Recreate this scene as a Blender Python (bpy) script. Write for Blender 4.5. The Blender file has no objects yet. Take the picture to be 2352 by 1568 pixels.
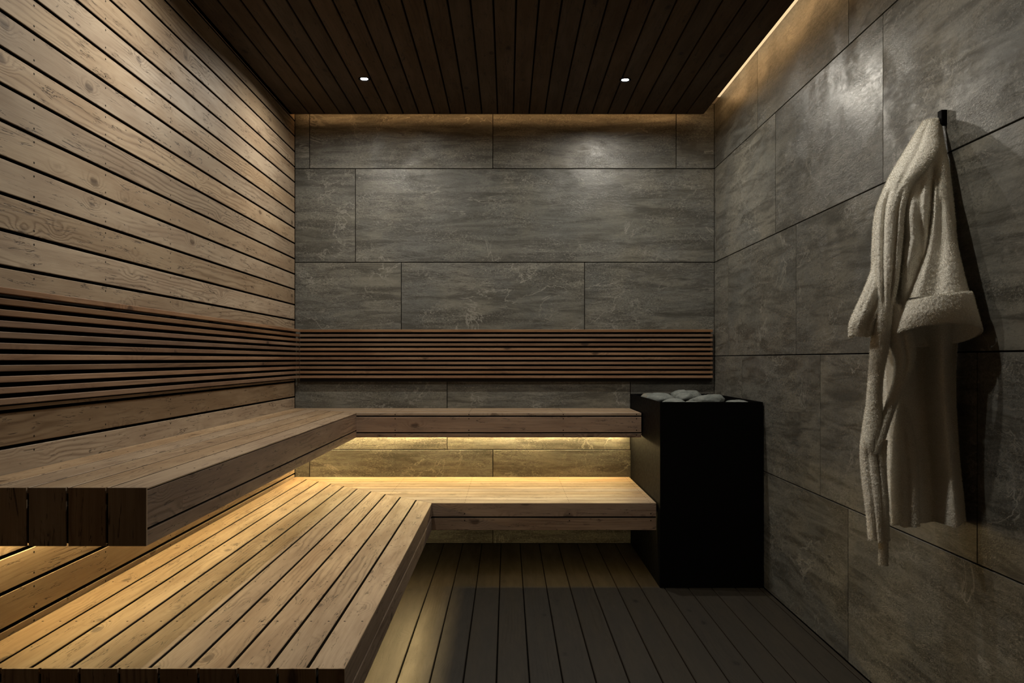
import bpy, math, random
import numpy as np
from mathutils import Matrix, Vector, noise as mnoise

# ------------------------------------------------------------------ scale
# The room is laid out in "u": one stone tile is 215 u = 0.60 m tall.
U = 0.6 / 215.0
D = 1905.0                 # camera to back wall
EYE = 423.0                # camera height above the floor
XL, XR = -488.0, 476.0     # side walls
ZF, ZC, ZT = -423.0, 549.5, 588.0   # floor, plank ceiling, slab above it (relative to eye level)
YN = -160.0                # wall behind the camera
def V(x, y, z):            # u (eye level = 0) -> metres (floor = 0)
    return Vector((x * U, y * U, (z + EYE) * U))

scene = bpy.context.scene
COL = scene.collection

# ------------------------------------------------------------------ camera
cam_d = bpy.data.cameras.new('camera')
cam_d.sensor_width = 36.0
cam_d.lens = 36.0 * 1905.0 / 2352.0
cam_d.shift_x = 11.0 / 2352.0
cam_d.shift_y = 41.0 / 2352.0
cam_d.clip_start = 0.02
cam = bpy.data.objects.new('camera', cam_d)
COL.objects.link(cam)
cam.location = V(0, 0, 0)
cam.rotation_euler = (math.pi / 2, 0, 0)
scene.camera = cam

# ------------------------------------------------------------------ world, exposure
w = bpy.data.worlds.new('world')
scene.world = w
w.use_nodes = True
w.node_tree.nodes['Background'].inputs[0].default_value = (0, 0, 0, 1)
w.node_tree.nodes['Background'].inputs[1].default_value = 0.0
vs = scene.view_settings
vs.view_transform = 'Standard'
vs.look = 'None'
vs.gamma = 1.0
vs.use_curve_mapping = False
vs.exposure = 0.0
scene.cycles.diffuse_bounces = 4
scene.cycles.max_bounces = 8

# lamp strengths and colours (each lamp is built further down with its own emitter)
SPOT_L = 4100.0
SPOT_NEAR_RIGHT = 3300.0
SPOT_C = (1.0, 0.93, 0.80)
WARM_C = (1.0, 0.72, 0.32)      # strips under the benches
COVE_C = (1.0, 0.55, 0.21)      # redder strips in the ceiling slot
LED_UPPER_SIDE, LED_UPPER_BACK, LED_LOWER_SIDE, LED_LOWER_BACK = 56.0, 170.0, 52.0, 62.0
LED_COVE_RIGHT, LED_COVE_BACK = 6.5, 9.5

# ------------------------------------------------------------------ materials
class NT:
    def __init__(s, name):
        s.m = bpy.data.materials.new(name)
        s.m.use_nodes = True
        s.t = s.m.node_tree
        s.b = s.t.nodes['Principled BSDF']
    def n(s, typ, **kw):
        nd = s.t.nodes.new(typ)
        for k, v in kw.items():
            setattr(nd, k, v)
        return nd
    def put(s, v, sock):
        if v is None:
            return
        if isinstance(v, bpy.types.NodeSocket):
            s.t.links.new(v, sock)
        else:
            if isinstance(v, (tuple, list)) and len(v) == 3 and sock.type == 'RGBA':
                v = (*v, 1)
            sock.default_value = v
    def math(s, op, a, b=None, c=None, clamp=False):
        nd = s.n('ShaderNodeMath', operation=op, use_clamp=clamp)
        for i, v in enumerate((a, b, c)):
            s.put(v, nd.inputs[i])
        return nd.outputs[0]
    def vmath(s, op, a, b=None):
        nd = s.n('ShaderNodeVectorMath', operation=op)
        s.put(a, nd.inputs[0]); s.put(b, nd.inputs[1])
        return nd.outputs[0]
    def noise(s, vec, scale=1.0, detail=2.0, rough=0.5, dist=0.0):
        nd = s.n('ShaderNodeTexNoise')
        s.put(vec, nd.inputs['Vector'])
        nd.inputs['Scale'].default_value = scale
        nd.inputs['Detail'].default_value = detail
        nd.inputs['Roughness'].default_value = rough
        nd.inputs['Distortion'].default_value = dist
        return nd.outputs['Fac']
    def ramp(s, v, a, b, lo=0.0, hi=1.0, smooth=True):
        nd = s.n('ShaderNodeMapRange')
        nd.interpolation_type = 'SMOOTHSTEP' if smooth else 'LINEAR'
        s.put(v, nd.inputs[0])
        for i, x in enumerate((a, b, lo, hi)):
            s.put(x, nd.inputs[i + 1])
        return nd.outputs[0]
    def mix(s, f, a, b, mode='MIX'):
        nd = s.n('ShaderNodeMix', data_type='RGBA', blend_type=mode)
        s.put(f, nd.inputs[0]); s.put(a, nd.inputs[6]); s.put(b, nd.inputs[7])
        return nd.outputs[2]
    def coords(s, off=True):
        tc = s.n('ShaderNodeTexCoord').outputs['Object']
        r = s.n('ShaderNodeObjectInfo').outputs['Random']
        s.rand = r
        if not off:
            return tc
        cb = s.n('ShaderNodeCombineXYZ')
        for i, k in enumerate((31.7, 17.3, 9.1)):
            s.put(s.math('MULTIPLY', r, k), cb.inputs[i])
        return s.vmath('ADD', tc, cb.outputs[0])
    def bump(s, h, strength=0.3, dist=0.002):
        nd = s.n('ShaderNodeBump')
        nd.inputs['Strength'].default_value = strength
        nd.inputs['Distance'].default_value = dist
        s.put(h, nd.inputs['Height'])
        s.put(nd.outputs[0], s.b.inputs['Normal'])
    def set(s, **kw):
        for k, v in kw.items():
            s.put(v, s.b.inputs[k.replace('_', ' ')])
        return s.m

def wood(name, light, mid, dark, rough=0.55, spec=0.3, contrast=1.0, vary=0.14, crack=1.0):
    t = NT(name)
    p = t.coords()
    sep = t.n('ShaderNodeSeparateXYZ'); t.put(p, sep.inputs[0])
    # knots, a few to each metre of board, with the rings bending round them
    vor = t.n('ShaderNodeTexVoronoi', feature='F1')
    wob = t.noise(t.vmath('MULTIPLY', p, (30, 30, 30)), 1.0, 2)
    kp = t.vmath('MULTIPLY', p, (4.2, 9.0, 4.0))
    t.put(kp, vor.inputs['Vector']); vor.inputs['Scale'].default_value = 1.0
    kd = t.math('ADD', vor.outputs['Distance'], t.math('MULTIPLY', t.math('SUBTRACT', wob, 0.5), 0.10))
    sc = t.n('ShaderNodeSeparateColor'); t.put(vor.outputs['Color'], sc.inputs[0])
    on = t.math('GREATER_THAN', sc.outputs[0], 0.30)
    swirl = t.math('MULTIPLY', t.ramp(kd, 0.42, 0.0), on)
    knot = t.math('MULTIPLY', t.ramp(kd, 0.15, 0.06), on)
    n1 = t.noise(t.vmath('MULTIPLY', p, (1.1, 7.0, 7.0)), 1.0, 3)
    ph = t.math('ADD', t.math('MULTIPLY', sep.outputs[1], 330.0),
                t.math('ADD', t.math('MULTIPLY', n1, 42.0), t.math('MULTIPLY', swirl, 20.0)))
    ring = t.math('POWER', t.math('MULTIPLY_ADD', t.math('SINE', ph), 0.5, 0.5), 2.4)
    patch = t.ramp(t.noise(t.vmath('MULTIPLY', p, (1.6, 6.0, 6.0)), 1.0, 2), 0.44, 0.66)
    ringm = t.math('MULTIPLY', ring, t.math('MULTIPLY_ADD', t.math('MAXIMUM', patch, swirl), 0.80, 0.12))
    fib = t.noise(t.vmath('MULTIPLY', p, (9.0, 420.0, 420.0)), 1.0, 3)
    mott = t.noise(t.vmath('MULTIPLY', p, (2.2, 13.0, 13.0)), 1.0, 4, 0.6)
    # long hairline checks following the grain
    cn = t.noise(t.vmath('MULTIPLY', p, (1.9, 24.0, 24.0)), 1.0, 5, 0.62, 0.6)
    line = t.ramp(t.math('ABSOLUTE', t.math('SUBTRACT', cn, 0.5)), 0.010, 0.002)
    cm = t.ramp(t.noise(t.vmath('MULTIPLY', p, (11.0, 30.0, 30.0)), 1.0, 3), 0.46, 0.56)
    crk = t.math('MULTIPLY', t.math('MULTIPLY', line, cm), crack)
    col = t.mix(t.ramp(mott, 0.30, 0.70), light, mid)
    col = t.mix(t.math('MULTIPLY', ringm, 0.62 * contrast), col, dark)
    col = t.mix(t.ramp(fib, 0.45, 0.75, 0.0, 0.22 * contrast), col, dark)
    col = t.mix(t.math('MULTIPLY', crk, 0.85), col, tuple(0.30 * c for c in dark))
    col = t.mix(t.math('MULTIPLY', knot, 0.72), col, tuple(0.55 * c for c in dark))
    hsv = t.n('ShaderNodeHueSaturation')
    t.put(col, hsv.inputs['Color'])
    t.put(t.ramp(t.rand, 0, 1, 1 - vary, 1 + vary, False), hsv.inputs['Value'])
    t.put(t.ramp(t.math('FRACT', t.math('MULTIPLY', t.rand, 7.77)), 0, 1, 0.86, 1.10, False), hsv.inputs['Saturation'])
    h = t.math('SUBTRACT', t.math('MULTIPLY', fib, 0.35), t.math('ADD', t.math('MULTIPLY', ringm, 0.5), t.math('MULTIPLY', crk, 1.4)))
    t.bump(h, 0.45, 0.0012)
    t.set(Base_Color=hsv.outputs[0], Roughness=t.ramp(mott, 0.2, 0.8, rough - 0.06, rough + 0.10))
    t.b.inputs['Specular IOR Level'].default_value = spec
    return t.m

def plain(name, col, rough=0.6, metal=0.0, spec=0.3):
    t = NT(name)
    t.set(Base_Color=col, Roughness=rough, Metallic=metal)
    t.b.inputs['Specular IOR Level'].default_value = spec
    return t.m

def glow(name, col, strength):
    t = NT(name)
    t.set(Base_Color=(0.8, 0.8, 0.8), Emission_Color=col, Emission_Strength=strength)
    return t.m

def slate():
    t = NT('slate_tile')
    p = t.coords()
    big = t.noise(p, 2.2, 6, 0.62, 0.6)
    streak = t.noise(t.vmath('MULTIPLY', p, (2.4, 17.0, 8.0)), 1.0, 7, 0.66, 0.9)
    fine = t.noise(t.vmath('MULTIPLY', p, (34.0, 75.0, 60.0)), 1.0, 5, 0.7, 0.5)
    flake = t.noise(t.vmath('MULTIPLY', p, (16.0, 42.0, 30.0)), 1.0, 8, 0.78, 1.2)
    fm = t.ramp(t.noise(p, 2.6, 4, 0.6), 0.44, 0.64)
    grit = t.noise(t.vmath('MULTIPLY', p, (95.0, 150.0, 120.0)), 1.0, 4, 0.68, 0.8)
    gm = t.math('MULTIPLY_ADD', t.ramp(t.noise(t.vmath('MULTIPLY', p, (3.0, 6.0, 4.0)), 1.0, 4, 0.6), 0.40, 0.62), 0.85, 0.15)
    v1 = t.noise(t.vmath('MULTIPLY', p, (2.0, 2.8, 2.0)), 1.0, 6, 0.62, 0.8)
    vein = t.ramp(t.math('ABSOLUTE', t.math('SUBTRACT', v1, 0.52)), 0.011, 0.001)
    vein = t.math('MULTIPLY', vein, t.ramp(t.noise(p, 3.7, 4), 0.46, 0.62))
    v2 = t.noise(t.vmath('MULTIPLY', p, (3.0, 14.0, 9.0)), 1.0, 6, 0.7, 1.4)
    vein2 = t.math('MULTIPLY', t.ramp(t.math('ABSOLUTE', t.math('SUBTRACT', v2, 0.5)), 0.012, 0.002),
                   t.ramp(t.noise(p, 4.9, 4), 0.52, 0.66))
    col = t.mix(t.ramp(big, 0.34, 0.66), (0.158, 0.150, 0.124), (0.116, 0.118, 0.110))
    col = t.mix(t.ramp(streak, 0.40, 0.64, 0.0, 0.85), col, (0.050, 0.047, 0.039))
    col = t.mix(t.ramp(streak, 0.44, 0.28, 0.0, 0.65), col, (0.185, 0.178, 0.150))
    col = t.mix(t.ramp(fine, 0.50, 0.68, 0.0, 0.45), col, (0.045, 0.043, 0.037))
    col = t.mix(t.math('MULTIPLY', fm, t.ramp(flake, 0.46, 0.36, 0.0, 0.8)), col, (0.035, 0.033, 0.029))
    col = t.mix(t.math('MULTIPLY', fm, t.ramp(flake, 0.54, 0.64, 0.0, 0.5)), col, (0.21, 0.20, 0.175))
    col = t.mix(t.math('MULTIPLY', gm, t.ramp(grit, 0.47, 0.36, 0.0, 0.80)), col, (0.030, 0.029, 0.025))
    col = t.mix(t.math('MULTIPLY', gm, t.ramp(grit, 0.55, 0.66, 0.0, 0.65)), col, (0.30, 0.285, 0.245))
    col = t.mix(t.math('MULTIPLY', vein, 0.75), col, (0.26, 0.25, 0.22))
    col = t.mix(t.math('MULTIPLY', vein2, 0.7), col, (0.23, 0.22, 0.19))
    hsv = t.n('ShaderNodeHueSaturation')
    t.put(col, hsv.inputs['Color'])
    t.put(t.ramp(t.rand, 0, 1, 0.90, 1.10, False), hsv.inputs['Value'])
    h = t.math('ADD', t.math('ADD', t.math('MULTIPLY', streak, 0.16), t.math('MULTIPLY', t.math('MULTIPLY', t.math('SUBTRACT', grit, 0.5), gm), 0.75)),
               t.math('ADD', t.math('MULTIPLY', t.math('MULTIPLY', t.math('SUBTRACT', flake, 0.5), 1.5), t.math('MULTIPLY_ADD', fm, 1.3, 0.15)), t.math('MULTIPLY', fine, 0.30)))
    t.bump(h, 0.6, 0.0030)
    t.set(Base_Color=hsv.outputs[0], Roughness=t.ramp(t.math('ADD', fine, t.math('MULTIPLY', fm, 0.25)), 0.3, 0.9, 0.28, 0.45))
    t.b.inputs['Specular IOR Level'].default_value = 0.5
    return t.m

def stone_mat():
    t = NT('sauna_stone')
    p = t.coords()
    a = t.noise(p, 22.0, 6, 0.7)
    b = t.noise(p, 240.0, 3, 0.6)
    col = t.mix(t.ramp(a, 0.35, 0.65), (0.10, 0.115, 0.11), (0.17, 0.185, 0.175))
    col = t.mix(t.ramp(b, 0.58, 0.70, 0.0, 0.7), col, (0.30, 0.31, 0.29))
    col = t.mix(t.ramp(b, 0.42, 0.30, 0.0, 0.7), col, (0.09, 0.10, 0.10))
    tan = t.math('GREATER_THAN', t.rand, 0.85)
    col = t.mix(t.math('MULTIPLY', tan, t.ramp(a, 0.45, 0.6, 0, .6)), col, (0.22, 0.185, 0.12))
    t.bump(t.math('ADD', a, t.math('MULTIPLY', b, 0.3)), 0.6, 0.004)
    return t.set(Base_Color=col, Roughness=0.8)

def terry_mat():
    t = NT('terry_cloth')
    p = t.coords(False)
    a = t.noise(p, 420.0, 2, 0.6)
    b = t.noise(p, 9.0, 3)
    col = t.mix(t.ramp(a, 0.36, 0.62), (0.74, 0.715, 0.64), (0.95, 0.93, 0.86))
    col = t.mix(t.ramp(b, 0.35, 0.7, 0.0, 0.25), col, (0.62, 0.58, 0.50))
    t.bump(a, 0.5, 0.002)
    t.set(Base_Color=col, Roughness=0.95)
    t.b.inputs['Specular IOR Level'].default_value = 0.08
    t.b.inputs['Sheen Weight'].default_value = 0.25
    t.b.inputs['Sheen Roughness'].default_value = 0.6
    return t.m

def black_steel():
    t = NT('black_steel')
    p = t.coords(False)
    a = t.noise(p, 60.0, 4)
    t.set(Base_Color=(0.0035, 0.0035, 0.0036), Roughness=t.ramp(a, 0.3, 0.7, 0.55, 0.65))
    t.b.inputs['Specular IOR Level'].default_value = 0.035
    return t.m

M_WALL = wood('larch_board', (0.40, 0.305, 0.207), (0.30, 0.213, 0.136), (0.12, 0.068, 0.036))
M_BENCH = wood('larch_bench_board', (0.42, 0.31, 0.205), (0.305, 0.21, 0.13), (0.11, 0.062, 0.033), rough=0.5)
M_FASCIA_SHADED = wood('shaded_bench_board', (0.27, 0.192, 0.138), (0.19, 0.128, 0.09), (0.08, 0.046, 0.029), rough=0.55)  # darker copy of the bench wood; the fascia's shade is in its colour
M_SLAT = wood('cedar_slat', (0.25, 0.150, 0.085), (0.165, 0.085, 0.044), (0.055, 0.026, 0.014), contrast=0.8, vary=0.30, crack=0.3)
M_CEIL = wood('dark_stained_ceiling', (0.075, 0.048, 0.025), (0.055, 0.034, 0.017), (0.020, 0.011, 0.006), rough=0.7, contrast=0.6)
M_FLOOR = wood('dark_floor_board', (0.029, 0.0235, 0.0165), (0.020, 0.0162, 0.0115), (0.011, 0.008, 0.0055), rough=0.55, contrast=0.7, crack=0.3, vary=0.08)
M_GAP_SHADE = plain('board_gap_shade', (0.030, 0.021, 0.014), 0.8, spec=0.1)  # shade between neighbouring boards, put into the colour
M_TILE = slate()
M_STONE = stone_mat()
M_TERRY = terry_mat()
M_BLACK = black_steel()
M_DARK = plain('dark_backing', (0.012, 0.010, 0.008), 0.9, spec=0.05)
M_PLASTER = plain('cream_plaster', (0.85, 0.80, 0.72), 0.8)
M_NAIL = plain('dark_nail', (0.012, 0.009, 0.007), 0.7, 0.0, 0.1)
M_ALU = plain('anodised_profile', (0.35, 0.33, 0.30), 0.45, 0.8)
M_BAFFLE = plain('black_baffle', (0.00006, 0.00006, 0.00006), 1.0, spec=0.0)
M_CORD = plain('cotton_loop', (0.30, 0.27, 0.22), 0.9)

# ------------------------------------------------------------------ helpers
def link(o, parent=None):
    COL.objects.link(o)
    if parent is not None:
        o.parent = parent
        o.matrix_parent_inverse = Matrix.Translation(parent.location).inverted()
    return o

def tag(o, label=None, cat=None, group=None, kind=None):
    if label: o['label'] = label
    if cat: o['category'] = cat
    if group: o['group'] = group
    if kind: o['kind'] = kind
    return o

def empty(name, loc):
    o = bpy.data.objects.new(name, None)
    o.empty_display_size = 0.1
    o.location = loc
    return link(o)

def mesh_obj(name, verts, faces, mat, parent=None, smooth=False):
    me = bpy.data.meshes.new(name)
    me.from_pydata([tuple(v) for v in verts], [], faces)
    me.update()
    me.materials.append(mat)
    if smooth:
        me.polygons.foreach_set('use_smooth', [True] * len(me.polygons))
    return link(bpy.data.objects.new(name, me), parent)

def boxes(name, lst, mat, parent=None):
    """lst of (x0,x1,y0,y1,z0,z1) in u, all belonging to one part"""
    vs_, fs = [], []
    for (x0, x1, y0, y1, z0, z1) in lst:
        b = len(vs_)
        for z in (z0, z1):
            for (x, y) in ((x0, y0), (x1, y0), (x1, y1), (x0, y1)):
                vs_.append(V(x, y, z))
        fs += [tuple(b + i for i in f) for f in ((3, 2, 1, 0), (4, 5, 6, 7), (0, 1, 5, 4), (1, 2, 6, 5), (2, 3, 7, 6), (3, 0, 4, 7))]
    return mesh_obj(name, vs_, fs, mat, parent)

_cache = {}
def board(name, parent, mat, o, ex, ey, ez, L, W, T, m0=0.0, m1=0.0, c=0.8, side=(0, 0)):
    """a board: length L along ex, width W along ey, thickness T along ez (its face), chamfered face edges.
    m0/m1 skew the two ends for mitres. All in u, o = (x,y,z) of its back corner."""
    key = (round(L, 2), round(W, 2), round(T, 2), round(m0, 2), round(m1, 2), c, mat.name, side)
    me = _cache.get(key)
    if me is None:
        prof = [(0, 0), (W, 0), (W, T - c), (W - c, T), (c, T), (0, T - c)]
        vs_ = []
        for end in (0, 1):
            for k, (y, z) in enumerate(prof):
                x = (m0 * y / W) if end == 0 else (L + m1 * y / W)
                vs_.append((x * U, y * U, z * U))
        n = len(prof)
        fs = [tuple(range(n))[::-1], tuple(range(n, 2 * n))]
        fs = [tuple(range(n - 1, -1, -1)), tuple(range(n, 2 * n))]
        for i in range(n):
            j = (i + 1) % n
            fs.append((i, j, n + j, n + i))
        me = bpy.data.meshes.new(name)
        me.from_pydata(vs_, [], fs)
        me.update()
        me.materials.append(mat)
        if any(side):               # gap shade painted on the board's side faces
            me.materials.append(M_GAP_SHADE)
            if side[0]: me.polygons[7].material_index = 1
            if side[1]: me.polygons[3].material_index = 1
        _cache[key] = me
    ob = bpy.data.objects.new(name, me)
    m = Matrix((ex, ey, ez)).transposed().to_4x4()
    m.translation = V(*o)
    COL.objects.link(ob)
    if parent is not None:
        ob.parent = parent
        ob.matrix_parent_inverse = Matrix.Translation(parent.location).inverted()
    ob.matrix_basis = m
    return ob

EX, EY, EZ = Vector((1, 0, 0)), Vector((0, 1, 0)), Vector((0, 0, 1))

def nails(name, pts, nrm, parent, r=1.25):
    """pts in u on the face, nrm = outward normal; one mesh of small domed heads"""
    nrm = Vector(nrm)
    a = nrm.orthogonal().normalized()
    b = nrm.cross(a)
    vs_, fs = [], []
    for p in pts:
        c = V(*p)
        k = len(vs_)
        for i in range(7):
            t = 2 * math.pi * i / 7
            vs_.append(c + (a * math.cos(t) + b * math.sin(t)) * r * U + nrm * 0.0002)
        vs_.append(c + nrm * 0.0011)
        for i in range(7):
            fs.append((k + i, k + (i + 1) % 7, k + 7))
    o = mesh_obj(name, vs_, fs, M_NAIL, parent)
    o['kind'] = 'stuff'
    return o

STUDS = [d * D for d in (0.187, 0.267, 0.369, 0.449, 0.529, 0.631, 0.711, 0.813, 0.892, 0.975)]

# ------------------------------------------------------------------ the setting
floor = boxes('floor', [(XL - 40, XR + 40, YN - 40, D + 40, ZF - 40, ZF - 9)], M_DARK)
tag(floor, 'dark stained boarded sauna floor with narrow grooves', 'floor', kind='structure')
P_F = 43.7
k0 = -14.2
x = k0 - P_F * 11
while x < XR:
    a, b = max(x, XL), min(x + P_F, XR)
    if b - a > 3:
        g = 1.5
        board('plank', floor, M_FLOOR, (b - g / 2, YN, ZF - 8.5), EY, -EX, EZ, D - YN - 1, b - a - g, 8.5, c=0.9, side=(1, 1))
    x += P_F

wall_l = boxes('wall_left', [(XL - 40, XL - 7, YN - 40, D + 30, ZF - 9, ZT + 20)], M_DARK)
tag(wall_l, 'left wall of long horizontal brown larch boards', 'wall', kind='structure')
P_W = 35.2
z = 90.0 - P_W * 15
npts = []
while z < ZT - 1:
    a, b = max(z, ZF), min(z + P_W, ZT)
    if b - a > 4:
        g = 3.4
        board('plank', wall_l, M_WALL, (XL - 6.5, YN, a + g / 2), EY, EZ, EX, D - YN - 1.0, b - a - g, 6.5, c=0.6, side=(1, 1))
        for s in STUDS:
            for zz in (a + 7.0, b - 7.0):
                if b - a > 20:
                    npts.append((XL, s, zz))
    z += P_W
nails('nails', npts, (1, 0, 0), wall_l)

TW, TH, TG = 421.0, 215.2, 1.7
def tile_rows():
    r, top = 0, 825 - 387 + TH         # row 0 spans up behind the ceiling
    z1 = top
    while z1 > ZF + 1:
        yield r, max(z1 - TH, ZF), min(z1, ZT)
        z1 -= TH
        r += 1
wall_b = boxes('wall_back', [(XL - 40, XR + 40, D + 4, D + 40, ZF - 9, ZT + 20)], M_DARK)
tag(wall_b, 'back wall of large dark grey slate tiles', 'wall', kind='structure')
for r, za, zb in tile_rows():
    x = 711 - 1165 + 105.3 * (r % 4) - 2 * TW
    while x < XR:
        a, b = max(x, XL + 0.5), min(x + TW, XR)
        if r == 1 and 0 < a < 300: x += TW; continue
        if r == 1 and -400 < a < 0: b = XR      # one extra long tile
        if b - a > 4:
            board('tile', wall_b, M_TILE, (a + TG / 2, D + 3.5, za + TG / 2), EX, EZ, -EY, b - a - TG, zb - za - TG, 3.5, c=0.35)
        x += TW
wall_r = boxes('wall_right', [(XR + 4, XR + 40, YN - 40, D + 30, ZF - 9, ZT + 20)], M_DARK)
tag(wall_r, 'right wall of large dark grey slate tiles', 'wall', kind='structure')
for r, za, zb in tile_rows():
    y = 0.8278 * D - 105.3 * (r % 4) + TW
    if r % 4 == 0 and r > 0:
        y = 0.608 * D + TW
    while y > YN - TW:
        a, b = max(y, YN), min(y + TW, D)
        if b - a > 4:
            board('tile', wall_r, M_TILE, (XR + 3.5, a + TG / 2, zb - TG / 2), EY, -EZ, -EX, b - a - TG, zb - za - TG, 3.5, c=0.35)
        y -= TW
wall_f = boxes('wall_front', [(XL - 40, XR + 40, YN - 40, YN - 1, ZF - 9, ZT + 20)], M_WALL)
tag(wall_f, 'wooden wall closing the room behind the viewer', 'wall', kind='structure')

# ceiling: slab, hung boards with an open slot along the back and right walls, light strips in the slot
YC, XC = 0.976 * D, 439.0
ceil = boxes('ceiling', [(XL - 40, XR + 40, YN - 40, D + 40, ZT, ZT + 20)], M_PLASTER)
tag(ceil, 'dark boarded ceiling hung below a lit cove', 'ceiling', kind='structure')
boxes('deck', [(XL, XC, YN, YC, ZC + 5.5, ZC + 10)], M_DARK, ceil)
P_C = 35.2
x = -21.3 - P_C * 14
while x < XC:
    a, b = max(x, XL), min(x + P_C, XC)
    if b - a > 6:
        if XC - b < 6: b = XC
        if a - XL < 12: a = XL
        g = 3.0
        board('plank', ceil, M_CEIL, (a + (g / 2 if a > XL else 0), YN, ZC + 5.5), EY, EX, -EZ, YC - YN, b - a - (g if a > XL and b < XC else g / 2), 5.5, c=0.8)
    x += P_C
boxes('edge_trim', [(XL, XC, YC, YC + 2, ZC + 0.3, ZC + 10)], M_CEIL, ceil)
boxes('edge_trim', [(XC, XC + 1.2, YN, YC + 2, ZC + 0.3, ZC + 10)], M_CEIL, ceil)
G_CR, G_CB = glow('cove_light_right', COVE_C, LED_COVE_RIGHT), glow('cove_light_back', COVE_C, LED_COVE_BACK)
pr = boxes('led_profile', [(427, 432.5, YN + 10, YC - 20, ZC + 10, ZC + 25)], M_ALU, ceil)
boxes('led_strip', [(432.5, 434.5, YN + 10, YC - 20, ZC + 14, ZC + 24)], G_CR, pr)
pb = boxes('led_profile', [(XL + 15, 425, YC - 24, YC - 18, ZC + 10, ZC + 22)], M_ALU, ceil)
boxes('led_strip', [(XL + 15, 425, YC - 18, YC - 16, ZC + 13, ZC + 21)], G_CB, pb)

boxes('slab_glow', [(441.5, 475.2, YN + 10, YC - 6, ZT - 2, ZT - 0.2)], glow('cove_slab_glow', (1.0, 0.76, 0.44), 0.72), ceil)  # glow added over the slab, standing in for its strip-lit brightness

# recessed downlights
G_SPOT, G_SPOT_NR = glow('downlight_lens', SPOT_C, SPOT_L), glow('downlight_lens_dimmed', SPOT_C, SPOT_NEAR_RIGHT)
def downlight(xu, yu, label, g=None):
    t = empty('recessed_downlight', V(xu, yu, ZC))
    tag(t, label, 'downlight', 'recessed ceiling downlights')
    n, vs_, fs = 28, [], []
    for (r, dz) in ((0.05, -0.08), (10.0, -0.08), (10.0, -1.7), (11.0, -1.7), (11.2, 0.2)):
        for i in range(n):
            a = 2 * math.pi * i / n
            vs_.append(V(xu + r * math.cos(a), yu + r * math.sin(a), ZC + dz))
    for k in range(4):
        for i in range(n):
            j = (i + 1) % n
            fs.append((k * n + i, k * n + j, (k + 1) * n + j, (k + 1) * n + i))
    mesh_obj('trim_ring', vs_, fs, M_BAFFLE, t)
    vs_ = [V(xu + 6.8 * math.cos(2 * math.pi * i / n), yu + 6.8 * math.sin(2 * math.pi * i / n), ZC - 0.3) for i in range(n)]
    vs_ += [V(xu, yu, ZC - 0.3)]
    mesh_obj('lens', vs_, [((i + 1) % n, i, n) for i in range(n)], g or G_SPOT, t)
downlight(-280, 0.853 * D, 'small round white downlight in the dark ceiling above the left bench, far end')
downlight(232, 0.856 * D, 'small round white downlight in the dark ceiling above the stove side')
downlight(-280, 0.535 * D, 'small round downlight nearest the viewer above the left bench, just out of view')
downlight(172, 0.458 * D, 'small round downlight nearest the viewer beside the bathrobe wall, just out of view', G_SPOT_NR)

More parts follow.
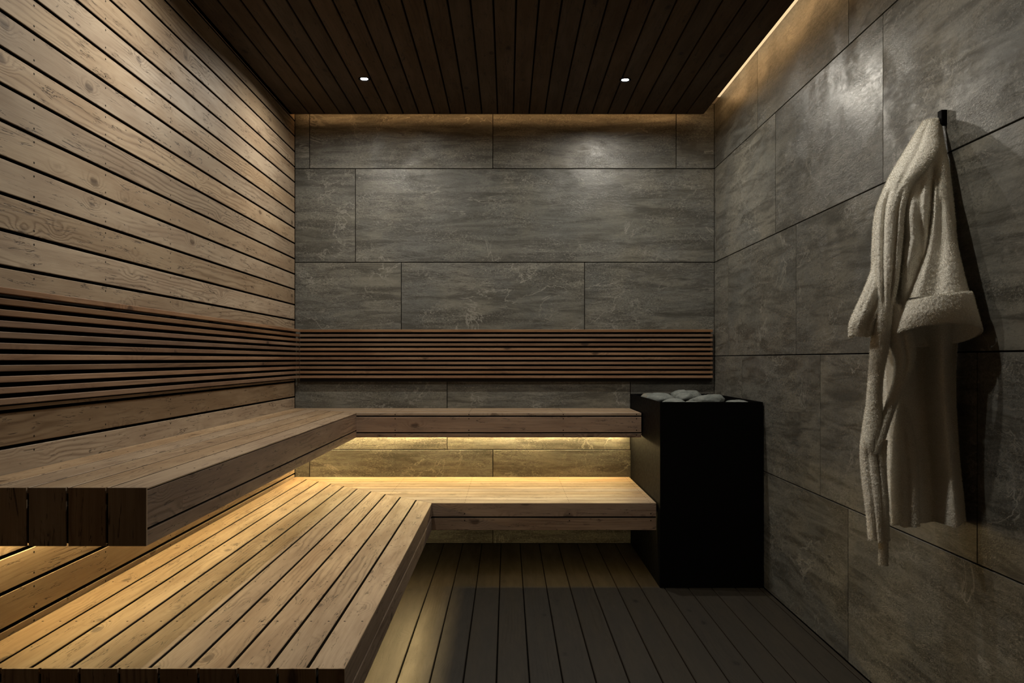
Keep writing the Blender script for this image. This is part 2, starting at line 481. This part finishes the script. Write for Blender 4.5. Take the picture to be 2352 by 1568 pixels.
# ------------------------------------------------------------------ benches
G_US, G_UB, G_LS, G_LB = glow('bench_light_upper_side', WARM_C, LED_UPPER_SIDE), glow('bench_light_upper_back', WARM_C, LED_UPPER_BACK), glow('bench_light_lower_side', WARM_C, LED_LOWER_SIDE), glow('bench_light_lower_back', WARM_C, LED_LOWER_BACK)
YE = 0.38 * D      # near end of both benches
XB = 280.0         # far benches stop at the stove
PB = 34.6
XN = [-234, -80, 117, 270]
def bench(name, label, ztop, n, lower):
    W = n * PB
    xf, yf = XL + W, D - W           # outer face of the side run, outer face of the back run
    zb = ztop - 51.0
    root = empty(name, V(XL + W / 2, (YE + D) / 2, ZF))
    tag(root, label, 'bench', 'sauna benches')
    gl, gb = (3.0, 2.2) if lower else (2.6, 2.0)
    TP = 5.2
    for i in range(n):
        x1 = xf - i * PB                     # outer edge of this plank
        front = (i == 0)
        T = (1.2 if lower else 1.6) if front else TP
        wl = PB - gl if i < n - 1 else PB - gl / 2
        yend = D - (x1 - XL)
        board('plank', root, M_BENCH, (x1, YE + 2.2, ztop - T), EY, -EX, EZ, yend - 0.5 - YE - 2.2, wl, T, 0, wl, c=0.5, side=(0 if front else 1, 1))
        y0 = yf + i * PB
        T = (1.2 if lower else TP) if front else TP
        wb = PB - gb if i < n - 1 else PB - 0.4
        xs = XL + (D - y0) + 0.5
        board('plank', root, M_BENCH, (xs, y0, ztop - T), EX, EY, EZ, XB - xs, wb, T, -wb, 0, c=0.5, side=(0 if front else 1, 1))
    # fascia boards: (top, bottom) below the seat
    if lower:
        fs_l = [(1.2, 25.0), (28.6, 51.0)]; fs_b = [(1.2, 25.4), (28.4, 51.0)]
    else:
        fs_l = [(2.8, 35.5), (38.0, 51.0)]; fs_b = [(8.2, 40.2), (42.8, 51.0)]
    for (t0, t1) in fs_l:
        board('fascia_board', root, M_FASCIA_SHADED, (xf - 3, YE + 2.2, ztop - t1), EY, EZ, EX, yf - YE - 2.2, t1 - t0, 3.0, c=0.2)
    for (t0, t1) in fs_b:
        board('fascia_board', root, M_FASCIA_SHADED, (xf, yf + 3, ztop - t1), EX, EZ, -EY, XB - xf, t1 - t0, 3.0, c=0.5)
    # end boards facing the room
    first = 24.0 if lower else PB
    xx = xf
    wdt = first
    while xx > XL + 1:
        x0 = max(xx - wdt, XL)
        board('end_board', root, M_BENCH, (xx if xx == xf else xx - 1.1, YE + 2.2, zb), EZ, -EX, -EY, 51.0,
              (xx - x0) - (1.1 if xx == xf else 2.2), 2.2, c=0.3)
        xx, wdt = x0, PB
    # hidden carcass that closes the gaps: deck under the planks, backing behind the boards, soffit
    dk = ztop - 16.0
    so = zb + (32 if lower else 2)        # soffit
    boxes('carcass', [(XL, xf - 3.4, YE + 2.4, D, dk - 2, dk), (xf - 3.4, XB - 1, yf + 3.4, D, dk - 2, dk),
                      (xf - 6.0, xf - 3.4, YE + 2.4, yf + 3.4, zb + 2, dk - 2), (xf - 6.0, XB - 1, yf + 3.4, yf + 6, zb + 2, dk - 2),
                      (XL, xf - 6, YE + 2.4, YE + 5, zb + 2, dk - 2),
                      (XL, xf - 6, YE + 5, D, so, so + 2), (xf - 6, XB - 1, yf + 6, D, so, so + 2)], M_DARK, root)
    pts = []
    for s in STUDS:
        if s < YE + 20: continue
        for i in range(n):
            if s > D - (xf - i * PB - XL) - 6: continue
            for dx in (7.5, PB - 9):
                pts.append((xf - i * PB - dx, s, ztop))
    for xn in XN:
        for i in range(n):
            if xn < XL + (n - i) * PB: continue
            for dy in (7.5, PB - 9):
                pts.append((xn, yf + i * PB + dy, ztop))
    nails('nails', pts, (0, 0, 1), root)
    pts = []
    rows = (20.0, 33.0) if lower else (3.0, 12.0, 36.0, 46.0)
    for xn in XN:
        if xn < xf + 15: continue
        for t in rows:
            pts.append((xn, yf, ztop - t))
    nails('nails', pts, (0, -1, 0), root)
    # light strips under the soffit
    zs = so
    if lower:
        p1 = boxes('led_profile', [(xf - 26, xf - 9, YE + 12, yf - 10, zs - 2, zs)], M_ALU, root)
        boxes('led_strip', [(xf - 25, xf - 10, YE + 12, yf - 10, zs - 3.2, zs - 2)], G_LS, p1)
        p2 = boxes('led_profile', [(xf + 10, XB - 8, yf + 9, yf + 15, zs - 2, zs)], M_ALU, root)
        boxes('led_strip', [(xf + 10, XB - 8, yf + 10, yf + 14, zs - 3.2, zs - 2)], G_LB, p2)
    else:
        p1 = boxes('led_profile', [(XL + 3, XL + 11, YE + 12, D - 24, zs - 2, zs)], M_ALU, root)
        boxes('led_strip', [(XL + 4, XL + 10, YE + 12, D - 24, zs - 3.2, zs - 2)], G_US, p1)
        p2 = boxes('led_profile', [(XL + 18, XB - 8, D - 11, D - 3, zs - 2, zs)], M_ALU, root)
        boxes('led_strip', [(XL + 18, XB - 8, D - 10, D - 4, zs - 3.2, zs - 2)], G_UB, p2)
    return root
bench('upper_bench', 'narrow upper L-shaped larch sauna bench running round the corner below the slatted backrest', -112.0, 5, False)
bench('lower_bench', 'wide lower L-shaped larch sauna bench lit golden from under the upper bench', -270.0, 10, True)

# ------------------------------------------------------------------ slatted backrests
ZS, PS, HS = 68.0, 10.5, 5.9
def backrest(name, label, left):
    y0 = YN
    root = empty(name, V(XL if left else 0, D / 2 if left else D, ZS - 118))
    tag(root, label, 'backrest', 'slatted backrests')
    if left:
        boxes('backing', [(XL + 0.7, XL + 2.5, YN, D - 0.7, ZS - 113.5, ZS - 0.6)], M_DARK, root)
        [boxes('batten', [(XL + 2.5, XL + 5.5, s - 6, s + 6, ZS - 111, ZS - 1)], M_DARK, root) for s in STUDS[2:]]
    else:
        boxes('backing', [(XL + 14.4, XR - 10, D - 2.5, D - 0.2, ZS - 119, ZS - 0.6)], M_DARK, root)
        [boxes('batten', [(s - 6, s + 6, D - 5.5, D - 2.5, ZS - 111, ZS - 1)], M_DARK, root) for s in (-440, -290, -130, 30, 190, 330, 450)]
        boxes('bottom_rail', [(XL + 14.4, XR - 9, D - 10.5, D - 2.5, ZS - 119, ZS - 112)], M_DARK, root)
    for i in range(11):
        zz = ZS - i * PS - HS
        if left:
            board('slat', root, M_SLAT, (XL + 5.5, YN, zz), EY, EZ, EX, D - 5.5 - YN - 9, HS, 8.5, c=0.5)
        else:
            board('slat', root, M_SLAT, (XL + 14.4, D - 5.5, zz), EX, EZ, -EY, XR - 7.5 - XL - 14.4, HS, 8.5, c=0.5)
backrest('slatted_backrest', 'horizontal brown slat backrest fixed along the left board wall', True)
backrest('slatted_backrest', 'horizontal brown slat backrest fixed along the back tile wall', False)

# ------------------------------------------------------------------ stove with stones
SX0, SX1, SY0, SY1, SZ = 283.0, 473.5, 0.806 * D, D - 2.0, -79.0
stove = empty('sauna_stove', V((SX0 + SX1) / 2, (SY0 + SY1) / 2, ZF))
tag(stove, 'tall matt black box stove standing in the back right corner', 'stove')
tk = 2.2
boxes('front_panel', [(SX0, SX1, SY0, SY0 + tk, ZF, SZ)], M_BLACK, stove)
boxes('side_panel', [(SX0, SX0 + tk, SY0 + tk, SY1 - tk, ZF, SZ)], M_BLACK, stove)
boxes('side_panel', [(SX1 - tk, SX1, SY0 + tk, SY1 - tk, ZF, SZ)], M_BLACK, stove)
boxes('back_panel', [(SX0, SX1, SY1 - tk, SY1, ZF, SZ)], M_BLACK, stove)
TRAY = SZ - 17.0
boxes('stone_tray', [(SX0 + tk, SX1 - tk, SY0 + tk, SY1 - tk, TRAY - 2, TRAY)], M_BLACK, stove)
def stone(cx, cy, rx, ry, rz, seed, label, rot=0.0, sink=0.0):
    rnd = random.Random(seed)
    n1, n2 = 28, 18
    off = Vector((rnd.uniform(0, 50), rnd.uniform(0, 50), rnd.uniform(0, 50)))
    planes = []
    for _ in range(7):
        v = Vector((rnd.gauss(0, 1), rnd.gauss(0, 1), rnd.gauss(0, 1))).normalized()
        planes.append((v, rnd.uniform(0.70, 0.92)))
    def P(th, ph):
        v = Vector((math.cos(th) * math.cos(ph), math.sin(th) * math.cos(ph), math.sin(ph)))
        v *= 1 + 0.16 * mnoise.noise(v * 1.6 + off) + 0.05 * mnoise.noise(v * 5 + off)
        for (q, dd) in planes:
            s = v.dot(q)
            if s > dd: v -= q * (s - dd) * 0.85
        return v
    vs_ = [P(0, -math.pi / 2)]
    for j in range(1, n2):
        ph = -math.pi / 2 + math.pi * j / n2
        for i in range(n1):
            vs_.append(P(2 * math.pi * i / n1, ph))
    vs_.append(P(0, math.pi / 2))
    c, s = math.cos(rot), math.sin(rot)
    pts = []
    for v in vs_:
        xx, yy, zz = v.x * rx, v.y * ry, v.z * rz
        pts.append(Vector((c * xx - s * yy, s * xx + c * yy, zz)))
    zmin = min(p.z for p in pts)
    loc = V(cx, cy, TRAY + 0.1 - sink)
    pts = [Vector((p.x * U, p.y * U, (p.z - zmin) * U)) for p in pts]
    fs = [(0, 1 + (i + 1) % n1, 1 + i) for i in range(n1)]
    for j in range(n2 - 2):
        for i in range(n1):
            a = 1 + j * n1
            fs.append((a + i, a + (i + 1) % n1, a + n1 + (i + 1) % n1, a + n1 + i))
    a = 1 + (n2 - 2) * n1
    fs += [(a + i, a + (i + 1) % n1, len(pts) - 1) for i in range(n1)]
    o = mesh_obj('sauna_stone', pts, fs, M_STONE, None, True)
    o.location = loc
    tag(o, label, 'stone', 'stones on the stove')
def sp(xpx, d): return (xpx - 1165) * d, d * D
for (cx, cy, rx, ry, rz, seed, rot, label) in [
    (319, 1735, 28, 34, 15.5, 3, 0.2, 'flat pale grey stone at the left rim of the stove'),
    (334, 1648, 24, 26, 11.0, 5, 0.5, 'low grey stone filling the left front of the stove top'),
    (366, 1716, 18, 24, 17.5, 11, 0.3, 'rounded upright stone with tan edge, highest on the stove'),
    (378, 1795, 24, 28, 17.0, 17, 0.9, 'grey stone at the back of the stove behind the upright one'),
    (386, 1622, 32, 34, 15.5, 21, 0.1, 'largest grey speckled stone in the middle of the stove front'),
    (424, 1695, 18, 22, 15.0, 25, 0.4, 'dark blunt stone right of the largest one on the stove'),
    (443, 1600, 22, 26, 10.5, 31, 0.3, 'low flat stone at the right front of the stove top'),
    (440, 1775, 24, 30, 14.0, 35, 0.0, 'pale flat stone at the right back of the stove top'),
    (322, 1835, 26, 28, 13.0, 41, 0.2, 'low stone in the far left corner of the stove top'),
    (352, 1585, 16, 18, 9.5, 47, 0.6, 'small low stone at the front rim between the left and the largest stone'),
    (410, 1850, 30, 24, 16.0, 53, 0.2, 'grey stone at the back rim in the middle of the stove')]:
    stone(cx, cy, rx * 1.04, ry, rz * 0.84, seed, label, rot)

# ------------------------------------------------------------------ hook and bathrobe
def tube(name, path, r, mat, parent, n=10):
    """round rod through metre points"""
    path = [Vector(p) for p in path]
    vs_, fs = [], []
    for i, p in enumerate(path):
        t = (path[min(i + 1, len(path) - 1)] - path[max(i - 1, 0)]).normalized()
        a = t.orthogonal().normalized() if i == 0 else (pa - t * pa.dot(t)).normalized()
        pa = a
        b = t.cross(a)
        for k in range(n):
            th = 2 * math.pi * k / n
            vs_.append(p + (a * math.cos(th) + b * math.sin(th)) * r)
    for i in range(len(path) - 1):
        for k in range(n):
            l = (k + 1) % n
            fs.append((i * n + k, i * n + l, (i + 1) * n + l, (i + 1) * n + k))
    fs.append(tuple(range(n - 1, -1, -1)))
    fs.append(tuple(range((len(path) - 1) * n, len(path) * n)))
    return mesh_obj(name, vs_, fs, mat, parent, True)

HY = 902.0
hook = empty('wall_hook', V(XR, HY, 245))
tag(hook, 'small black wall hook on the slate wall holding the bathrobe', 'hook')
board('block', hook, M_BLACK, (XR, HY - 4.5, 255), EZ, EY, -EX, 15.0, 9.0, 6.0, c=0.6)
tube('peg', [V(473, HY, 258), V(470.5, HY, 252), V(468, HY, 248.6), V(465, HY, 247.2), V(462.4, HY, 248.4), V(461.2, HY, 251.5)], 1.2 * U, M_BLACK, hook)

e1 = np.array((0.887, -0.46, 0.0))
e2 = np.array((-0.46, -0.887, 0.0))
def catmull(A, m):
    A = np.asarray(A, float)
    n = len(A)
    t = np.linspace(0, n - 1, m)
    i = np.clip(np.floor(t).astype(int), 0, n - 2)
    f = (t - i)[:, None]
    p0, p1, p2, p3 = A[np.maximum(i - 1, 0)], A[i], A[i + 1], A[np.minimum(i + 2, n - 1)]
    return 0.5 * ((2 * p1) + (-p0 + p2) * f + (2 * p0 - 5 * p1 + 4 * p2 - p3) * f ** 2 + (-p0 + 3 * p1 - 3 * p2 + p3) * f ** 3)

def smooth_noise(shape, seed, passes=2, wrap=True):
    r = np.random.RandomState(seed).randn(*shape)
    for _ in range(passes):
        r = (r + np.roll(r, 1, 1) + np.roll(r, -1, 1)) / 3
        up = np.vstack([r[:1], r[:-1]]); dn = np.vstack([r[1:], r[-1:]])
        r = (r + up + dn) / 3
    return r / r.std()

def cloth(name, secs, parent, m, n, seed, ridges=(), fuzz=0.16, wave=0.0, closed_top=True, closed_bottom=True,
          hollow=None, tilt=None, hem=0.0, power=1.0, roll=0.0, fibres=0.62):
    """terry tube through sections (X,Y,Z,a,b); ridges = [(polyline of (v,u)), height, width] raise folds on the room side"""
    S = catmull(secs, m)
    th = np.linspace(0, 2 * np.pi, n, endpoint=False)
    ct, st = np.cos(th), np.sin(th)
    v = np.linspace(0, 1, m)
    cc = np.sign(ct) * np.abs(ct) ** power
    ss = np.sign(st) * np.abs(st) ** power
    a, b = np.maximum(S[:, 3], 0.4)[:, None], np.maximum(S[:, 4], 0.4)[:, None]
    off = np.zeros((m, n))
    for (poly, h, wd) in ridges:
        pv, pu = zip(*poly)
        uc = np.interp(v, pv, pu)[:, None]
        env = np.clip((v - pv[0]) / 0.08, 0, 1) * np.clip((pv[-1] - v) / 0.08 if pv[-1] < 1 else np.ones(m), 0, 1)
        off += h * env[:, None] * np.exp(-((ct[None, :] - uc) / wd) ** 2) * np.clip(st[None, :] * 1.6, 0, 1)
    if wave:
        rs = np.random.RandomState(seed + 5)
        for k in (5, 8, 13):
            off += wave * rs.uniform(0.5, 1) * np.cos(k * th[None, :] + rs.uniform(0, 6) + 2.5 * np.sin(v[:, None] * rs.uniform(2, 5))) * np.minimum(1, b / 18)
    P = S[:, None, :3] + (a * cc[None, :])[:, :, None] * e1 + (b * ss[None, :] + off)[:, :, None] * e2
    if tilt is not None:            # the hem drops on the far side and is lifted on the near side
        P[:, :, 2] += (np.clip((v - tilt[0]) / (1 - tilt[0]), 0, 1) ** 1.2)[:, None] * tilt[1] * st[None, :]
    if roll:
        P[:, :, 2] += roll * ct[None, :]
    if hem:
        P[:, :, 2] += (np.clip((v - 0.85) / 0.15, 0, 1))[:, None] * hem * (np.sin(3 * th + 1) + 0.6 * np.sin(7 * th))[None, :]
    # terry pile
    du = np.roll(P, -1, 1) - np.roll(P, 1, 1)
    dv = np.gradient(P, axis=0)
    N = np.cross(dv, du)
    N /= np.linalg.norm(N, axis=2, keepdims=True) + 1e-9
    out = np.sign((N * (P - S[:, None, :3])).sum())
    N *= out
    f = smooth_noise((m, n), seed, 1) * fuzz * 0.8
    P = P + N * f[:, :, None]
    rows = [P]
    if hollow:                      # inner wall of a sleeve, so that the opening shows its lining
        k = max(3, int(m * hollow))
        inner = P[::-1][:k] - N[::-1][:k] * 2.6
        rows.append(inner)
    P = np.vstack([r.reshape(-1, 3) for r in rows])
    mm = P.shape[0] // n
    P[:, 0] = np.minimum(P[:, 0], XR - 0.6)
    verts = np.empty_like(P)
    verts[:, 0], verts[:, 1], verts[:, 2] = P[:, 0] * U, P[:, 1] * U, (P[:, 2] + EYE) * U
    idx = np.arange(mm * n).reshape(mm, n)
    q = np.stack([idx[:-1], np.roll(idx, -1, 1)[:-1], np.roll(idx, -1, 1)[1:], idx[1:]], -1).reshape(-1, 4)
    faces = q.tolist()
    vl = verts.tolist()
    if closed_top:
        vl.append(list(np.mean(verts[:n], 0))); c = len(vl) - 1
        faces += [(i, (i + 1) % n, c) for i in range(n)]
    if closed_bottom:
        o = (mm - 1) * n
        vl.append(list(np.mean(verts[o:o + n], 0))); c = len(vl) - 1
        faces += [(o + (i + 1) % n, o + i, c) for i in range(n)]
    # looped pile: short tapering fibres standing off the cloth at random slants
    rs = np.random.RandomState(seed + 99)
    pick = np.nonzero(rs.rand(m * n) < fibres)[0]
    P0, N0 = verts[pick], N.reshape(-1, 3)[pick]
    T = rs.randn(len(pick), 3)
    d = N0 + 0.75 * T / np.linalg.norm(T, axis=1, keepdims=True)
    d[:, 2] -= 0.25
    d /= np.linalg.norm(d, axis=1, keepdims=True)
    L = (0.0028 + 0.0022 * rs.rand(len(pick)))[:, None]
    sd = np.cross(d, rs.randn(len(pick), 3))
    sd /= np.linalg.norm(sd, axis=1, keepdims=True) + 1e-9
    wd = 0.00055
    A, Bq, Cq = P0 - sd * wd - N0 * 0.0004, P0 + sd * wd - N0 * 0.0004, P0 + d * L
    Cq[:, 0] = np.minimum(Cq[:, 0], (XR - 0.4) * U)
    base = len(vl)
    fv = np.stack([A, Bq, Cq], 1).reshape(-1, 3)
    vl += fv.tolist()
    faces += (base + np.arange(len(pick) * 3).reshape(-1, 3)).tolist()
    return mesh_obj(name, vl, faces, M_TERRY, parent, True)

BODY = [[466.1, 909.7, 262.2, 7.2, 6.1], [461.9, 906.3, 249.8, 11.4, 9.7], [456.0, 903.0, 232.3, 17.5, 14.9], [449.2, 898.0, 212.1, 24.5, 20.8], [443.4, 894.8, 192.6, 30.5, 26.0], [436.3, 889.9, 161.2, 37.8, 32.2], [433.6, 884.9, 123.1, 40.6, 34.5], [432.3, 879.8, 85.4, 42.0, 35.7], [432.7, 879.7, 48.5, 41.6, 35.3], [435.6, 884.7, 11.6, 38.5, 32.8], [438.3, 886.3, -25.6, 35.8, 30.5], [440.0, 883.6, -62.6, 34.1, 29.0], [440.0, 877.6, -108.3, 34.1, 29.0], [438.9, 870.9, -144.0, 35.2, 29.9], [438.6, 867.6, -167.1, 35.5, 30.2]]
COLLAR = [[462.9, 906.2, 260.7, 7.6, 7], [453.6, 898.3, 243.8, 11.8, 9], [442.7, 888.7, 222.5, 16.8, 11], [426.8, 878.9, 201.6, 16.6, 12], [411.5, 872.0, 181.7, 13.7, 12], [400.1, 864.1, 156.5, 13.6, 12], [394.2, 857.3, 119.3, 13.1, 12], [390.1, 851.2, 82.7, 10.7, 11], [389.3, 851.4, 55.9, 7.2, 9], [390.9, 854.9, 29.2, 4.9, 7]]
SLEEVE_OUT = [[398.1, 872.6, 121.4, 8.2, 12], [393.0, 867.6, 97.9, 10.0, 13], [385.0, 863.9, 74.8, 11.8, 14], [377.8, 864.0, 54.4, 13.6, 15], [371.7, 865.7, 37.7, 13.6, 15], [370.9, 868.0, 24.1, 12.3, 14]]
SLEEVE_NEAR = [[459.1, 882.4, 203.8, 4.2, 5], [453.8, 868.9, 175.6, 6.4, 8], [449.1, 858.0, 146.4, 9.0, 11], [445.1, 849.6, 118.2, 13.4, 14], [439.6, 841.7, 90.6, 19.9, 18], [435.0, 837.1, 62.0, 28.1, 22]]
CUFF_NEAR = [[434.6, 837.1, 62.8, 29.0, 24], [434.0, 836.8, 60.2, 31.2, 26], [432.8, 836.2, 43.9, 36.0, 27], [433.5, 839.2, 28.6, 40.5, 28], [434.0, 840.2, 24.3, 41.0, 27]]
FRONT_PANEL = [[390.2, 854.4, 74.0, 8.1, 8], [388.2, 853.0, 47.0, 9.0, 9], [385.8, 857.6, 15.8, 9.0, 9], [382.8, 861.0, -15.8, 7.2, 9], [381.1, 861.1, -42.9, 7.2, 9], [379.1, 859.8, -65.4, 9.0, 10], [375.2, 857.1, -85.5, 9.0, 11], [376.1, 855.0, -101.0, 11.2, 12], [376.4, 850.7, -122.8, 11.6, 12], [376.9, 845.6, -148.7, 11.1, 11], [378.1, 843.4, -183.7, 9.7, 9]]
LAPEL = [[398.5, 848.2, 55.7, 4.5, 6], [401.6, 849.0, 35.7, 9.8, 8], [406.6, 853.1, 15.7, 12.1, 9], [409.5, 855.5, -2.2, 9.4, 8], [405.7, 857.8, -24.8, 6.8, 7], [398.2, 857.1, -42.7, 5.4, 7], [391.6, 856.5, -60.7, 4.9, 7], [384.2, 854.1, -78.5, 5.4, 7], [375.4, 850.4, -96.0, 5.4, 6]]
BELT = [[387.0, 852.2, -82.8, 3.1, 3], [382.4, 846.0, -113.2, 3.1, 3], [379.6, 838.9, -147.5, 3.5, 3], [380.1, 838.0, -178.2, 4.0, 3], [380.7, 839.4, -196.1, 4.2, 3], [380.7, 839.4, -208.4, 4.0, 3]]
BACK_PANEL = [[412.6, 870.3, -48.0, 5.5, 7], [413.0, 866.5, -75.1, 10.0, 9], [412.7, 862.1, -106.4, 12.7, 10], [410.5, 856.4, -137.1, 13.0, 10], [408.4, 851.3, -170.3, 13.0, 9]]
robe = empty('bathrobe', V(438.6, 867.6, -210))
tag(robe, 'cream terry bathrobe hanging from a black hook on the slate wall', 'bathrobe')
cloth('body', BODY, robe, 600, 360, 1, wave=0.5, hem=1.5, ridges=[
    (((0.30, -0.05), (0.43, 0.02), (0.50, -0.18), (0.60, -0.24)), 10.0, 0.15),
    (((0.40, -0.50), (0.50, -0.50), (0.62, -0.50)), -13.0, 0.17),
    (((0.28, 0.26), (0.43, 0.30), (0.52, 0.30)), 5.0, 0.09),
    (((0.22, 0.48), (0.36, 0.50), (0.52, 0.34)), -12.0, 0.12),
    (((0.66, -0.55), (0.86, -0.57), (1.0, -0.60)), 8.0, 0.26),
    (((0.57, 0.16), (0.8, 0.16), (1.0, 0.18)), -27.0, 0.30),
    (((0.58, 0.66), (0.8, 0.72), (1.0, 0.78)), 10.0, 0.17)])
cloth('collar', COLLAR, robe, 340, 130, 7, ridges=[(((0.02, -0.2), (0.30, -0.1), (0.5, 0.2)), -2.0, 0.2),
    (((0.45, -0.42), (0.95, -0.3)), -5.0, 0.16), (((0.45, 0.5), (0.9, 0.5)), -3.5, 0.14)])
cloth('sleeve', SLEEVE_OUT, robe, 150, 120, 13, wave=0.3, closed_bottom=False, hollow=0.3, hem=0.8, ridges=[(((0.2, 0.3), (0.95, 0.35)), -3.0, 0.25)])
sn = cloth('sleeve', SLEEVE_NEAR, robe, 210, 240, 19, closed_bottom=False, ridges=[(((0.1, -0.7), (1.0, -0.72)), 4.0, 0.2), (((0.25, 0.0), (1.0, -0.1)), -5.0, 0.3)])
cloth('cuff', CUFF_NEAR, sn, 70, 330, 23, closed_top=False, closed_bottom=False, hollow=0.98, tilt=(0.1, 11.0), roll=4.0)
cloth('front_panel', FRONT_PANEL, robe, 400, 120, 29, hem=0.8, ridges=[(((0.55, 0.45), (0.8, 0.5), (1.0, 0.55)), -5.0, 0.12), (((0.6, -0.3), (1.0, -0.2)), -2.5, 0.16),
    (((0.56, -0.1), (0.60, 0.0), (0.66, 0.1)), 3.0, 0.5)])
cloth('back_panel', BACK_PANEL, robe, 260, 130, 43, hem=0.8, ridges=[(((0.2, 0.2), (1.0, 0.3)), -3.0, 0.25)])
cloth('lapel', LAPEL, robe, 260, 90, 31, ridges=[(((0.1, 0.1), (0.5, 0.3)), -3.0, 0.2)])
cloth('belt', BELT, robe, 220, 46, 37)
tube('hanging_loop', [V(465.5, 902, 249.2), V(466.5, 904.0, 252.5), V(466.0, 906.5, 256.0), V(465.0, 908.5, 258.0)], 0.5 * U, M_CORD, robe, 8)
